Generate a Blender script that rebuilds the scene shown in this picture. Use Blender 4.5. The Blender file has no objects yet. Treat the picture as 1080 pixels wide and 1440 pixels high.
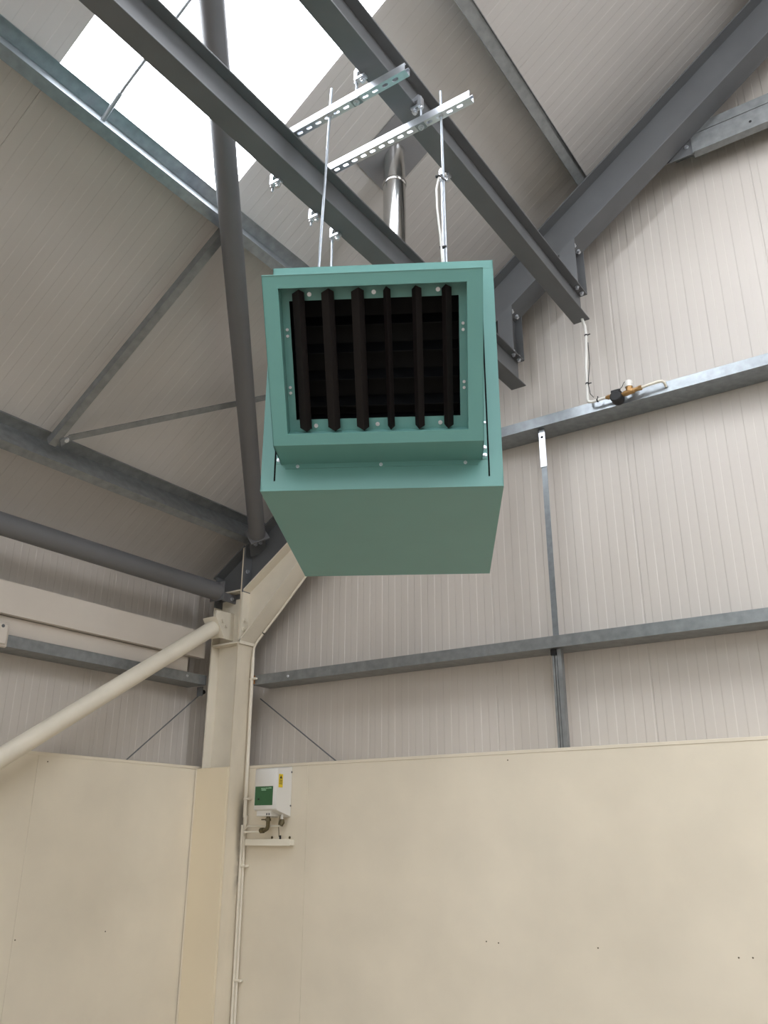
import bpy, bmesh, math, random
from mathutils import Vector, Matrix

random.seed(7)
scene = bpy.context.scene
COL = scene.collection

# ------------------------------------------------------------------ camera
cam_data = bpy.data.cameras.new('camera')
cam_data.sensor_fit = 'HORIZONTAL'
cam_data.sensor_width = 36.0
cam_data.lens = 1206.6 / 1080.0 * 36.0
cam_data.clip_start = 0.05
cam = bpy.data.objects.new('camera', cam_data)
COL.objects.link(cam)
YAW, PITCH, ROLL = math.radians(34.498), math.radians(20.945), math.radians(0.2096)
fw = Vector((-math.sin(YAW) * math.cos(PITCH), math.cos(YAW) * math.cos(PITCH), math.sin(PITCH)))
rt = Vector((math.cos(YAW), math.sin(YAW), 0))
up = rt.cross(fw)
rt2 = rt * math.cos(ROLL) + up * math.sin(ROLL)
up2 = -rt * math.sin(ROLL) + up * math.cos(ROLL)
m3 = Matrix((rt2, up2, -fw)).transposed()
cam.matrix_world = Matrix.Translation((4.864, -4.821, 1.6)) @ m3.to_4x4()
scene.camera = cam

# ------------------------------------------------------------------ light and exposure
PANE_LIGHT = 14.0        # daylight coming through the translucent roof lights
DOOR_LIGHT = 110.0      # daylight entering at the open end of the shed
world = bpy.data.worlds.new('overcast_sky')
scene.world = world
world.use_nodes = True
bg = world.node_tree.nodes['Background']
bg.inputs[0].default_value = (0.86, 0.93, 1.0, 1)
bg.inputs[1].default_value = 1.0
scene.view_settings.view_transform = 'Standard'
scene.view_settings.look = 'None'
scene.view_settings.exposure = 0.03
scene.view_settings.gamma = 1.0
scene.view_settings.use_curve_mapping = False

ld = bpy.data.lights.new('door_daylight', 'AREA')
ld.shape = 'RECTANGLE'; ld.size = 6.0; ld.size_y = 4.6
ld.energy = DOOR_LIGHT; ld.color = (1.0, 0.97, 0.92)
lo = bpy.data.objects.new('door_daylight', ld); COL.objects.link(lo)
lo.location = (6.5, -13.8, 2.4); lo.rotation_euler = (math.radians(90), 0, 0)

# ------------------------------------------------------------------ materials
def lin(c):
    return tuple(((v / 255) / 12.92 if v / 255 <= 0.04045 else ((v / 255 + 0.055) / 1.055) ** 2.4) for v in c)

def mat(name, rgb, rough=0.6, metal=0.0, var=0.06, scale=3.0, bump=0.0, bscale=60.0, stretch=(1, 1, 1), spec=0.5):
    m = bpy.data.materials.new(name); m.use_nodes = True
    nt = m.node_tree; b = nt.nodes['Principled BSDF']
    c = lin(rgb)
    b.inputs['Roughness'].default_value = rough
    b.inputs['Metallic'].default_value = metal
    b.inputs['Specular IOR Level'].default_value = spec
    tc = nt.nodes.new('ShaderNodeTexCoord')
    mp = nt.nodes.new('ShaderNodeMapping'); mp.inputs['Scale'].default_value = stretch
    nt.links.new(tc.outputs['Object'], mp.inputs['Vector'])
    n = nt.nodes.new('ShaderNodeTexNoise')
    n.inputs['Scale'].default_value = scale; n.inputs['Detail'].default_value = 5
    nt.links.new(mp.outputs['Vector'], n.inputs['Vector'])
    r = nt.nodes.new('ShaderNodeValToRGB')
    r.color_ramp.elements[0].position = 0.3; r.color_ramp.elements[1].position = 0.7
    r.color_ramp.elements[0].color = tuple(max(0, v * (1 - var)) for v in c) + (1,)
    r.color_ramp.elements[1].color = tuple(min(1, v * (1 + var)) for v in c) + (1,)
    nt.links.new(n.outputs['Fac'], r.inputs['Fac'])
    nt.links.new(r.outputs['Color'], b.inputs['Base Color'])
    if bump:
        n2 = nt.nodes.new('ShaderNodeTexNoise')
        n2.inputs['Scale'].default_value = bscale; n2.inputs['Detail'].default_value = 4
        nt.links.new(mp.outputs['Vector'], n2.inputs['Vector'])
        bp = nt.nodes.new('ShaderNodeBump'); bp.inputs['Strength'].default_value = bump
        bp.inputs['Distance'].default_value = 0.01
        nt.links.new(n2.outputs['Fac'], bp.inputs['Height'])
        nt.links.new(bp.outputs['Normal'], b.inputs['Normal'])
    return m

def emit(name, rgb, s):
    m = bpy.data.materials.new(name); m.use_nodes = True
    nt = m.node_tree; nt.nodes.clear()
    e = nt.nodes.new('ShaderNodeEmission'); o = nt.nodes.new('ShaderNodeOutputMaterial')
    e.inputs[0].default_value = lin(rgb) + (1,); e.inputs[1].default_value = s
    nt.links.new(e.outputs[0], o.inputs[0])
    return m

M = {}
M['cladding'] = mat('coated_cladding', (200, 193, 185), 0.45, var=0.035, scale=1.6, stretch=(1, 1, 0.25))
M['roofclad'] = mat('coated_roof_liner', (196, 192, 188), 0.45, var=0.035, scale=1.6)
M['backing'] = mat('panel_core', (110, 106, 100), 0.8)
M['concrete'] = mat('cream_painted_concrete', (227, 217, 197), 0.75, var=0.06, scale=2.0, bump=0.12, bscale=9)
M['board'] = mat('yellowed_cream_board', (229, 215, 187), 0.7, var=0.03, scale=1.5)
M['cream'] = mat('cream_painted_steel', (228, 220, 203), 0.55, var=0.04, scale=6)
M['creamworn'] = mat('scuffed_cream_painted_steel', (222, 211, 190), 0.55, var=0.12, scale=4.0, stretch=(1, 1, 0.4))
def scuff(m):
    # grey rubbed patch on the column flange, next to the conduit
    nt = m.node_tree; b = nt.nodes['Principled BSDF']
    src = b.inputs['Base Color'].links[0].from_socket
    tc = nt.nodes.new('ShaderNodeTexCoord'); sp = nt.nodes.new('ShaderNodeSeparateXYZ')
    nt.links.new(tc.outputs['Object'], sp.inputs[0])
    def mr(sock, a, c):
        n = nt.nodes.new('ShaderNodeMapRange'); n.interpolation_type = 'SMOOTHSTEP'
        n.inputs['From Min'].default_value = a; n.inputs['From Max'].default_value = c
        nt.links.new(sock, n.inputs['Value']); return n.outputs[0]
    def mul(p, q):
        n = nt.nodes.new('ShaderNodeMath'); n.operation = 'MULTIPLY'
        nt.links.new(p, n.inputs[0]); nt.links.new(q, n.inputs[1]); return n.outputs[0]
    no = nt.nodes.new('ShaderNodeTexNoise'); no.inputs['Scale'].default_value = 5; no.inputs['Detail'].default_value = 4
    nt.links.new(tc.outputs['Object'], no.inputs['Vector'])
    f = mul(mul(mr(sp.outputs[2], 1.1, 1.35), mr(sp.outputs[2], 2.0, 1.8)), mul(mr(sp.outputs[1], 0.0, 0.06), mr(no.outputs['Fac'], 0.35, 0.6)))
    mx = nt.nodes.new('ShaderNodeMixRGB'); mx.inputs[2].default_value = lin((150, 143, 130)) + (1,)
    nt.links.new(f, mx.inputs[0]); nt.links.new(src, mx.inputs[1]); nt.links.new(mx.outputs[0], b.inputs['Base Color'])
scuff(M['creamworn'])
M['eaves'] = mat('pale_eaves_steel', (212, 203, 192), 0.5, var=0.03)
M['steel'] = mat('dark_grey_painted_steel', (100, 102, 104), 0.5, var=0.07, scale=5)
M['tubegrey'] = mat('mid_grey_painted_steel', (106, 106, 108), 0.5, var=0.05, scale=5)
M['galv'] = mat('galvanised_steel', (146, 152, 156), 0.32, 0.6, var=0.14, scale=22, stretch=(1, 1, 1))
M['galvold'] = mat('weathered_galvanised_steel', (138, 141, 142), 0.42, 0.5, var=0.16, scale=18)
M['zinc'] = mat('bright_zinc_plate', (214, 218, 224), 0.28, 0.85, var=0.06, scale=30)
M['rod'] = mat('zinc_threaded_rod', (185, 192, 200), 0.35, 0.8, var=0.05, scale=60)
M['stainless'] = mat('polished_stainless_flue', (205, 204, 202), 0.14, 1.0, var=0.03, scale=8)
M['flash'] = mat('dull_flashing_sheet', (150, 150, 152), 0.4, 0.6, var=0.06, scale=5)
M['teal'] = mat('teal_powder_coat', (101, 153, 147), 0.4, var=0.03, scale=4)
M['black'] = mat('black_paint_and_shade', (9, 10, 12), 0.5, var=0.1, scale=12, spec=0.15)
M['vane'] = mat('black_brown_vane_paint', (18, 14, 14), 0.45, var=0.1, scale=12, spec=0.22)
M['white'] = mat('white_plastic', (226, 224, 218), 0.4, var=0.02)
M['offwhite'] = mat('offwhite_plastic', (232, 226, 210), 0.5, var=0.02)
M['green'] = mat('green_label', (52, 100, 62), 0.5, var=0.05, scale=20)
M['labelink'] = mat('pale_label_print', (150, 196, 160), 0.5)
M['yellow'] = mat('yellow_warning_label', (226, 196, 40), 0.5)
M['ink'] = mat('black_print', (30, 28, 20), 0.6)
M['brass'] = mat('brass_fitting', (178, 140, 92), 0.42, 0.6, var=0.08, scale=30)
M['bronze'] = mat('brown_bronze_fitting', (98, 88, 62), 0.45, 0.4, var=0.15, scale=40)
M['rubber'] = mat('black_rubber', (24, 24, 26), 0.6)
M['rust'] = mat('orange_primer', (176, 120, 62), 0.7, var=0.15, scale=30)
M['floor'] = mat('concrete_floor', (150, 140, 126), 0.7, var=0.1, scale=1.5)
M['pane'] = emit('daylit_roof_light_sheet', (244, 248, 255), PANE_LIGHT)

# ------------------------------------------------------------------ mesh helpers
ORG = {}

def bm_new(): return bmesh.new()

def add_hexa(bm, p):
    """p: 8 points, bottom ring 0-3 and top ring 4-7"""
    v = [bm.verts.new(q) for q in p]
    for f in ((3, 2, 1, 0), (4, 5, 6, 7), (0, 1, 5, 4), (1, 2, 6, 5), (2, 3, 7, 6), (3, 0, 4, 7)):
        bm.faces.new([v[i] for i in f])
    return v

def add_box(bm, x0, x1, y0, y1, z0, z1):
    return add_hexa(bm, [(x0, y0, z0), (x1, y0, z0), (x1, y1, z0), (x0, y1, z0),
                         (x0, y0, z1), (x1, y0, z1), (x1, y1, z1), (x0, y1, z1)])

def box(x0, x1, y0, y1, z0, z1, bev=0.0):
    bm = bm_new(); add_box(bm, min(x0, x1), max(x0, x1), min(y0, y1), max(y0, y1), min(z0, z1), max(z0, z1))
    if bev: bmesh.ops.bevel(bm, geom=bm.edges[:], offset=bev, segments=1, affect='EDGES')
    return bm

def add_prism(bm, poly, ax, a0, a1):
    """extrude 2d polygon along axis ax ('x','y','z')"""
    def P(q, a):
        return {'x': (a, q[0], q[1]), 'y': (q[0], a, q[1]), 'z': (q[0], q[1], a)}[ax]
    A = [bm.verts.new(P(q, a0)) for q in poly]; B = [bm.verts.new(P(q, a1)) for q in poly]
    n = len(poly)
    bm.faces.new(A); bm.faces.new(B[::-1])
    for i in range(n):
        bm.faces.new((A[i], B[i], B[(i + 1) % n], A[(i + 1) % n]))

def prism(poly, ax, a0, a1):
    bm = bm_new(); add_prism(bm, poly, ax, a0, a1); return bm

def frame_of(d):
    d = d.normalized()
    a = Vector((0, 0, 1)) if abs(d.z) < 0.9 else Vector((1, 0, 0))
    u = d.cross(a).normalized(); return u, d.cross(u).normalized()

def add_tube(bm, pts, r, seg=12, caps=True, hollow=0.0):
    pts = [Vector(p) for p in pts]
    rings = []
    u = v = None
    for i, p in enumerate(pts):
        if i == 0: d = pts[1] - pts[0]
        elif i == len(pts) - 1: d = pts[-1] - pts[-2]
        else: d = (pts[i + 1] - p).normalized() + (p - pts[i - 1]).normalized()
        d = d.normalized()
        if u is None: u, v = frame_of(d)
        else:
            u = (u - d * u.dot(d)).normalized(); v = d.cross(u).normalized()
        rr = r[i] if isinstance(r, (list, tuple)) else r
        rings.append([bm.verts.new(p + (u * math.cos(2 * math.pi * k / seg) + v * math.sin(2 * math.pi * k / seg)) * rr) for k in range(seg)])
    for a, b in zip(rings, rings[1:]):
        for k in range(seg):
            bm.faces.new((a[k], a[(k + 1) % seg], b[(k + 1) % seg], b[k]))
    if caps:
        bm.faces.new(rings[0][::-1]); bm.faces.new(rings[-1])

def tube(pts, r, seg=12, caps=True):
    bm = bm_new(); add_tube(bm, pts, r, seg, caps); return bm

def add_beam(bm, a, b, w, h, upv=(0, 0, 1)):
    """rectangular bar between two points; w across, h along upv"""
    a, b = Vector(a), Vector(b); d = (b - a).normalized()
    s = d.cross(Vector(upv)).normalized(); t = s.cross(d).normalized()
    P = []
    for p in (a, b):
        pass
    P = [a - s * w / 2 - t * h / 2, a + s * w / 2 - t * h / 2, b + s * w / 2 - t * h / 2, b - s * w / 2 - t * h / 2,
         a - s * w / 2 + t * h / 2, a + s * w / 2 + t * h / 2, b + s * w / 2 + t * h / 2, b - s * w / 2 + t * h / 2]
    add_hexa(bm, P)

def bar(a, b, w, h, upv=(0, 0, 1)):
    bm = bm_new(); add_beam(bm, a, b, w, h, upv); return bm

def smooth(me, ang=0.7):
    bm = bmesh.new(); bm.from_mesh(me)
    for f in bm.faces: f.smooth = True
    for e in bm.edges:
        if len(e.link_faces) == 2:
            e.smooth = e.calc_face_angle(0) < ang
    bm.to_mesh(me); bm.free()

def obj(name, bm, m, parent=None, local=False, ang=0.7):
    """mesh object; vertices come in world coordinates unless local"""
    bmesh.ops.recalc_face_normals(bm, faces=bm.faces[:])
    if parent is not None and not local:
        bmesh.ops.translate(bm, verts=bm.verts[:], vec=-Vector(ORG.get(parent.name, (0, 0, 0))))
    me = bpy.data.meshes.new(name); bm.to_mesh(me); bm.free(); smooth(me, ang)
    me.materials.append(M[m])
    o = bpy.data.objects.new(name, me); COL.objects.link(o)
    if parent is not None:
        o.parent = parent; ORG[o.name] = ORG.get(parent.name, (0, 0, 0))
    return o

def rebase(o, loc):
    """move a top-level mesh's origin"""
    o.data.transform(Matrix.Translation(-Vector(loc))); o.location = loc; ORG[o.name] = tuple(loc)

def thing(name, label, cat, loc=(0, 0, 0), rz=0.0, group=None):
    o = bpy.data.objects.new(name, None); COL.objects.link(o)
    o.empty_display_size = 0.1
    o.location = loc; o.rotation_euler = (0, 0, rz); ORG[o.name] = tuple(loc)
    o['label'] = label; o['category'] = cat
    if group: o['group'] = group
    return o

def tag(o, label, cat, group=None):
    o['label'] = label; o['category'] = cat
    if group: o['group'] = group
    return o

def struct(o, label=None):
    o['kind'] = 'structure'
    if label: o['label'] = label
    return o

def share(src, name, loc, parent, rot=None):
    """another object on the mesh of src, placed at loc in the parent's frame"""
    o = bpy.data.objects.new(name, src.data); COL.objects.link(o)
    o.parent = parent; o.location = loc
    if rot: o.rotation_euler = rot
    ORG[o.name] = ORG.get(parent.name, (0, 0, 0))
    return o

BOLT = {}
def bolt(parent, pos, axis, r=0.012, h=0.012, m='zinc', local=False, washer=True):
    """hex bolt head with washer, seated at pos, pointing along axis; shares one mesh per size"""
    key = (r, h, m)
    if key not in BOLT:
        bm = bm_new()
        if washer: add_tube(bm, [(0, 0, 0), (0, 0, h * 0.2)], r * 1.35, 12)
        add_tube(bm, [(0, 0, h * 0.2), (0, 0, h)], r, 6)
        bmesh.ops.recalc_face_normals(bm, faces=bm.faces[:])
        me = bpy.data.meshes.new('bolt'); bm.to_mesh(me); bm.free(); me.materials.append(M[m])
        BOLT[key] = me
    o = bpy.data.objects.new('bolt', BOLT[key]); COL.objects.link(o); o.parent = parent
    p = Vector(pos)
    if not local: p = p - Vector(ORG.get(parent.name, (0, 0, 0)))
    o.location = p
    o.rotation_euler = Vector((0, 0, 1)).rotation_difference(Vector(axis).normalized()).to_euler()
    return o

# ------------------------------------------------------------------ building geometry
SL = 0.705                                   # roof slope
CA = 1 / math.sqrt(1 + SL * SL); SA = SL * CA  # cos / sin of the roof angle
def zr(x, a): return a + SL * x
A_BOT, A_TOP, A_ROOF = 3.145, 3.517, 3.765   # rafter soffit, rafter top, roof liner
XL, YB = -0.21, 0.21                         # inner faces of the cladding
XR, YF, XM = 12.21, -14.0, 6.0               # far wall, front end, ridge

def roof_z(x): return zr(x, A_ROOF) if x <= XM else zr(2 * XM - x, A_ROOF)

HOLES_B = [(2.458, 2.052), (2.27, 1.064), (2.347, 1.061), (2.936, 1.072), (3.65, 1.074), (3.716, 1.078)]
HOLES_L = [(-1.431, 2.051), (-0.845, 1.055), (-0.147, 1.089), (-1.484, 1.056)]

# floor
o = obj('floor', box(XL - 0.1, XR + 0.1, YF, YB + 0.1, -0.15, 0.0), 'floor'); struct(o, 'bare concrete floor of the shed')

# ---- cladding panels with micro ribs
def rib_profile(width, h, pitch=0.112, phase=0.0, bw=0.005):
    """list of (s, n) across a panel; n grows towards the room"""
    pts = [(0.0, 0.0)]
    s = phase - pitch
    while s < width:
        for a, n in ((s - bw / 2, 0), (s + bw / 2, h), (s + pitch / 2 - bw / 2, h), (s + pitch / 2 + bw / 2, 0)):
            if 0.004 < a < width - 0.004: pts.append((a, n))
        s += pitch
    pts[0] = (0.0, pts[1][1] if len(pts) > 1 else 0)
    pts.append((width, pts[-1][1]))
    return pts

def panel_mesh(origin, sdir, ldir, ndir, width, phase, l0, l1, thick=0.05, gap=0.0008, h=0.0019):
    """ribbed sheet; l0/l1 are functions of s giving both ends along ldir"""
    o, sd, l, n = Vector(origin), Vector(sdir), Vector(ldir), Vector(ndir)
    bm = bm_new()
    prof = rib_profile(width, h, phase=phase)
    prof = [(min(max(s, gap), width - gap), h) for s, h in prof]
    A = [bm.verts.new(o + sd * s + n * h + l * l0(s)) for s, h in prof]
    B = [bm.verts.new(o + sd * s + n * h + l * l1(s)) for s, h in prof]
    for i in range(len(prof) - 1):
        bm.faces.new((A[i], A[i + 1], B[i + 1], B[i]))
    a0, b0 = [bm.verts.new(v.co - n * thick) for v in (A[0], B[0])]
    a1, b1 = [bm.verts.new(v.co - n * thick) for v in (A[-1], B[-1])]
    bm.faces.new((A[0], B[0], b0, a0)); bm.faces.new((B[-1], A[-1], a1, b1))
    bm.faces.new((a0, b0, b1, a1))
    bm.faces.new([a1] + A[::-1] + [a0]); bm.faces.new([b0] + B + [b1])
    return bm

# back (gable) wall: outer slab behind the panels, cladding panels and precast panels as parts
WT = 0.05
bm = bm_new()
add_prism(bm, [(XL - 0.1, 0.0), (XR + 0.1, 0.0), (XR + 0.1, roof_z(XR)), (XM, roof_z(XM)), (XL - 0.1, roof_z(XL))], 'y', YB + WT, YB + WT + 0.06)
wall_back = struct(obj('wall_back', bm, 'backing'), 'gable wall of ribbed white cladding above cream concrete panels')
PW = 9 * 0.112
x = 3.31 - 4 * PW
while x < 9:
    x0 = max(x, XL); x1 = x + PW
    ph = (2.906 - x0) % 0.112
    obj('cladding_panel', panel_mesh((x0, YB, 0), (1, 0, 0), (0, 0, 1), (0, -1, 0), x1 - x0, ph, lambda s: 2.0, lambda s, x0=x0: roof_z(x0 + s) + 0.02, WT), 'cladding', wall_back, ang=0.1)
    x += PW
CTOP = 2.10
edges = [XL, 0.918, 5.6, 10.3, XR]
for a, b in zip(edges, edges[1:]):
    obj('concrete_panel', box(a + 0.0005, b - 0.0005, 0.0, 0.2, 0, CTOP, 0.0012), 'concrete', wall_back)

obj('panel_capping', box(XL + 0.02, XR - 0.02, -0.003, 0.2, CTOP - 0.014, CTOP + 0.006, 0.002), 'concrete', wall_back)

for hx, hz in HOLES_B: obj('fixing_hole', tube([(hx, -0.0012, hz), (hx, 0.001, hz)], 0.0042, 10), 'bronze', wall_back)

# left wall
wall_left = struct(obj('wall_left', box(XL - WT - 0.06, XL - WT, YF, YB + WT, 0, roof_z(XL) + 0.05), 'backing'), 'eaves side wall of ribbed cladding above cream concrete panels')
y = YB - 0.15
while y > -7:
    y1 = y - PW
    obj('cladding_panel', panel_mesh((XL, y, 0), (0, -1, 0), (0, 0, 1), (1, 0, 0), PW, 0.03, lambda s: 2.0, lambda s: roof_z(XL) + 0.03, WT), 'cladding', wall_left, ang=0.1)
    y = y1
obj('cladding_panel', panel_mesh((XL, YB, 0), (0, -1, 0), (0, 0, 1), (1, 0, 0), 0.15, 0.05, lambda s: 2.0, lambda s: roof_z(XL) + 0.03, WT), 'cladding', wall_left, ang=0.1)
edges = [0.0, -1.50, -6.2, -10.5, YF]
for a, b in zip(edges, edges[1:]):
    obj('concrete_panel', box(-0.2, 0.0, a - 0.0005, b + 0.0005, 0, CTOP, 0.0012), 'concrete', wall_left)

obj('panel_capping', box(-0.2, 0.003, -0.02, YF + 0.02, CTOP - 0.014, CTOP + 0.006, 0.002), 'concrete', wall_left)

for hy, hz in HOLES_L: obj('fixing_hole', tube([(0.0012, hy, hz), (-0.001, hy, hz)], 0.0042, 10), 'bronze', wall_left)

# right wall and front end (behind the camera): open doorway lets the daylight in
struct(obj('wall_right', box(XR, XR + 0.1, YF, YB + WT, 0, roof_z(XR) + 0.05), 'cladding'), 'far eaves wall of the shed')
bm = bm_new()
DX0, DX1, DZ = 3.4, 9.6, 4.8
add_prism(bm, [(XL, 0), (DX0, 0), (DX0, DZ), (DX0, roof_z(DX0)), (XL, roof_z(XL))], 'y', YF - 0.1, YF)
add_prism(bm, [(DX1, 0), (XR, 0), (XR, roof_z(XR)), (DX1, roof_z(DX1)), (DX1, DZ)], 'y', YF - 0.1, YF)
add_prism(bm, [(DX0, DZ), (DX1, DZ), (DX1, roof_z(DX1)), (XM, roof_z(XM)), (DX0, roof_z(DX0))], 'y', YF - 0.1, YF)
struct(obj('wall_front', bm, 'cladding'), 'front gable wall with the open doorway')

# roof: outer skin slabs, liner panels of the slope in view, roof lights
SKY = [(-3.175, -2.06), (-8.2, -7.08), (-12.6, -11.5)]
SX0, SX1 = 1.80, 5.2
bm = bm_new()
def skin(bm, x0, x1, y0, y1, off=0.055, t=0.05):
    add_hexa(bm, [(x0, y0, roof_z(x0) + off), (x1, y0, roof_z(x1) + off), (x1, y1, roof_z(x1) + off), (x0, y1, roof_z(x0) + off),
                  (x0, y0, roof_z(x0) + off + t), (x1, y0, roof_z(x1) + off + t), (x1, y1, roof_z(x1) + off + t), (x0, y1, roof_z(x0) + off + t)])
skin(bm, XL - 0.1, SX0, YF, YB + 0.1); skin(bm, SX1, XM, YF, YB + 0.1)
skin(bm, XM, 2 * XM - SX1, YF, YB + 0.1, 0.02); skin(bm, 2 * XM - SX0, XR + 0.1, YF, YB + 0.1, 0.02)
cuts = [YF] + [v for s in sorted(SKY) for v in s] + [YB + 0.1]
for a, b in zip(cuts[0::2], cuts[1::2]):
    skin(bm, SX0, SX1, a, b); skin(bm, 2 * XM - SX1, 2 * XM - SX0, a, b, 0.02)
ceiling = struct(obj('ceiling', bm, 'roofclad'), 'sloping roof lined with ribbed pale panels')
sdir = Vector((CA, 0, SA)); ndir = Vector((SA, 0, -CA))
def roof_panel(ya, yb, x0, x1):
    obj('roof_panel', panel_mesh((0, ya, A_ROOF), (0, -1, 0), sdir, ndir, ya - yb, 0.04, lambda s: x0 / CA, lambda s: x1 / CA, 0.05, h=0.0012), 'roofclad', ceiling, ang=0.1)
for ya, yb in ((YB, -0.06), (-0.06, -1.06), (-1.06, -2.06), (-3.175, -4.175), (-4.175, -5.175), (-5.175, -6.175), (-6.175, -7.08)):
    roof_panel(ya, yb, XL - 0.05, XM)
roof_panel(-2.06, -3.175, XL - 0.05, SX0)

n = 1
for (ya, yb) in SKY:
    for side in (0, 1):
        t = bpy.data.objects.new('window_%d' % n, None); COL.objects.link(t); ORG[t.name] = (0, 0, 0)
        struct(t, 'bright white roof light above the heater' if n == 1 else 'white roof light farther along the shed roof')
        n += 1
        def zz(x): return roof_z(x) + 0.06
        xa, xb = (SX0, SX1) if side == 0 else (2 * XM - SX1, 2 * XM - SX0)
        e = 0.0 if side == 0 else 0.0
        bm = bm_new()
        add_hexa(bm, [(xa, ya, zz(xa)), (xb, ya, zz(xb)), (xb, yb, zz(xb)), (xa, yb, zz(xa)),
                      (xa, ya, zz(xa) + 0.01), (xb, ya, zz(xb) + 0.01), (xb, yb, zz(xb) + 0.01), (xa, yb, zz(xa) + 0.01)])
        obj('pane', bm, 'pane', t)

# ------------------------------------------------------------------ steel frame
FY0, FY1, WY = -0.166, 0.0, -0.083          # flange edges and web line of the portal frame
col = thing('steel_column', 'cream painted steel H column in the corner of the shed', 'column', (0.192, -0.083, 0))
PAINT = 3.36
obj('outer_flange', box(0.048, 0.060, FY0, FY1, 0, 3.30), 'cream', col)
obj('outer_flange', box(0.048, 0.060, FY0, FY1, 3.30, 3.55), 'steel', col)
obj('web', box(0.060, 0.324, WY - 0.004, WY + 0.004, 0, PAINT), 'cream', col)
o = obj('upper_web', prism([(0.060, PAINT), (0.324, PAINT), (0.324, 3.74), (0.060, 3.556)], 'y', WY - 0.004, WY + 0.004), 'steel', col)
o['label'] = 'unpainted dark grey top of the column web'
obj('inner_flange', box(0.324, 0.336, FY0, FY1, 0, 3.745), 'creamworn', col)
obj('cap_plate', prism([(0.03, zr(0.03, A_TOP) - 0.004), (0.336, zr(0.336, A_TOP) - 0.004), (0.336, zr(0.336, A_TOP) + 0.008), (0.03, zr(0.03, A_TOP) + 0.008)], 'y', FY0 - 0.01, FY1), 'steel', col)
obj('stiffener', box(0.060, 0.324, FY0 + 0.006, WY - 0.004, 2.992, 3.004), 'cream', col)
obj('stiffener', box(0.060, 0.324, FY0 + 0.006, WY - 0.004, 3.40, 3.412), 'cream', col)
obj('gusset_plate', prism([(WY - 0.004, 3.245), (-0.275, 3.24), (-0.300, 3.13), (-0.205, 3.036), (WY - 0.004, 3.036)], 'x', 0.186, 0.198), 'cream', col)
for (yy, zz_) in ((-0.215, 3.165), (-0.175, 3.135)):
    bolt(col, (0.198, yy, zz_), (1, 0, 0), 0.013, 0.016, 'cream')

ibd = thing('infill_board', 'yellowed cream board closing the lower front of the corner column', 'board', (0.17, -0.188, 0))
obj('board_face', box(0.022, 0.336, -0.186, -0.1665, 0, 2.088, 0.002), 'board', ibd)
obj('side_batten', box(0.006, 0.022, -0.186, -0.15, 0, 2.086, 0.002), 'concrete', ibd)

# rafter with haunch
raf = thing('portal_rafter', 'dark grey steel rafter running up the gable with a cream painted haunch', 'rafter', (0.35, -0.083, 3.39))
XS = 1.55
def strip(x0, x1, a, t, y0, y1):
    """slab parallel to the roof: soffit line z=a+SL*x, vertical thickness t"""
    return prism([(x0, zr(x0, a)), (x1, zr(x1, a)), (x1, zr(x1, a) + t), (x0, zr(x0, a) + t)], 'y', y0, y1)
VT = 0.0145
o = obj('bottom_flange', strip(0.351, XS, A_BOT, VT, FY0, FY1), 'cream', raf); o['label'] = 'cream painted lower end of the bottom flange'
obj('bottom_flange', strip(XS, XM, A_BOT, VT, FY0, FY1), 'steel', raf)
obj('top_flange', strip(0.351, XM, A_TOP - VT, VT, FY0, FY1), 'steel', raf)
obj('web', prism([(0.351, zr(0.351, A_BOT) + VT), (XM, zr(XM, A_BOT) + VT), (XM, zr(XM, A_TOP) - VT), (0.351, zr(0.351, A_TOP) - VT)], 'y', WY - 0.004, WY + 0.004), 'steel', raf)
HK = 0.966
def zh(x): return 3.0 + HK * (x - 0.34)
XH = 1.80
o = obj('haunch_web', prism([(0.351, zh(0.351) + 0.012), (XH, zh(XH)), (0.351, zr(0.351, A_BOT))], 'y', WY - 0.004, WY + 0.004), 'cream', raf)
o = obj('haunch_flange', prism([(0.336, zh(0.336) - 0.003), (XH, zh(XH) - 0.003), (XH, zh(XH) + 0.013), (0.336, zh(0.336) + 0.013)], 'y', FY0, FY1), 'cream', raf)
o = obj('end_plate', box(0.336, 0.351, FY0, FY1, 2.985, 3.385), 'cream', raf)
o = obj('end_plate', box(0.336, 0.351, FY0, FY1, 3.385, 3.752), 'steel', raf); o['label'] = 'dark upper half of the end plate'
for yy in (-0.135, -0.03):
    for zz_ in (3.10, 3.165): bolt(raf, (0.351, yy, zz_), (1, 0, 0), 0.012, 0.016, 'cream')
    bolt(raf, (0.351, yy, 3.553), (1, 0, 0), 0.012, 0.016, 'zinc')

# purlins: cold-formed zed sections
def zed_poly(x0, bw=0.058, tw=0.075, h=0.2, t=0.004, lip=0.016):
    """section in (x, z): web foot at x0 on the rafter top line"""
    b = Vector((x0, zr(x0, A_TOP) + 0.001)); s = Vector((CA, SA)); nrm = Vector((-SA, CA))
    def q(i, j): return tuple(b + s * i + nrm * j)
    return [q(-bw, lip), q(-bw, 0), q(0, 0), q(0, h - t), q(tw - t, h - t), q(tw - t, h - lip), q(tw, h - lip), q(tw, h), q(-t, h), q(-t, t), q(-bw + t, t), q(-bw + t, lip)]
for x0, lab in ((0.405, 'weathered zed purlin nearest the eaves, above the dark tie tube'),
                (1.901, 'galvanised zed purlin along the lower edge of the bright roof light'),
                (3.331, 'grey zed purlin running from the rafter at the upper right'),
                (4.77, 'grey zed purlin highest up the roof slope')):
    o = obj('zed_purlin', prism(zed_poly(x0), 'y', 0.18, YF), 'galv' if 1 < x0 < 2 else 'galvold')
    rebase(o, (x0, 0, zr(x0, A_TOP))); tag(o, lab, 'purlin', 'purlins of the roof slope')

def on_roof(x, y, a): return Vector((x, y, zr(x, a)))
NR = Vector((-SA, 0, CA))
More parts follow.
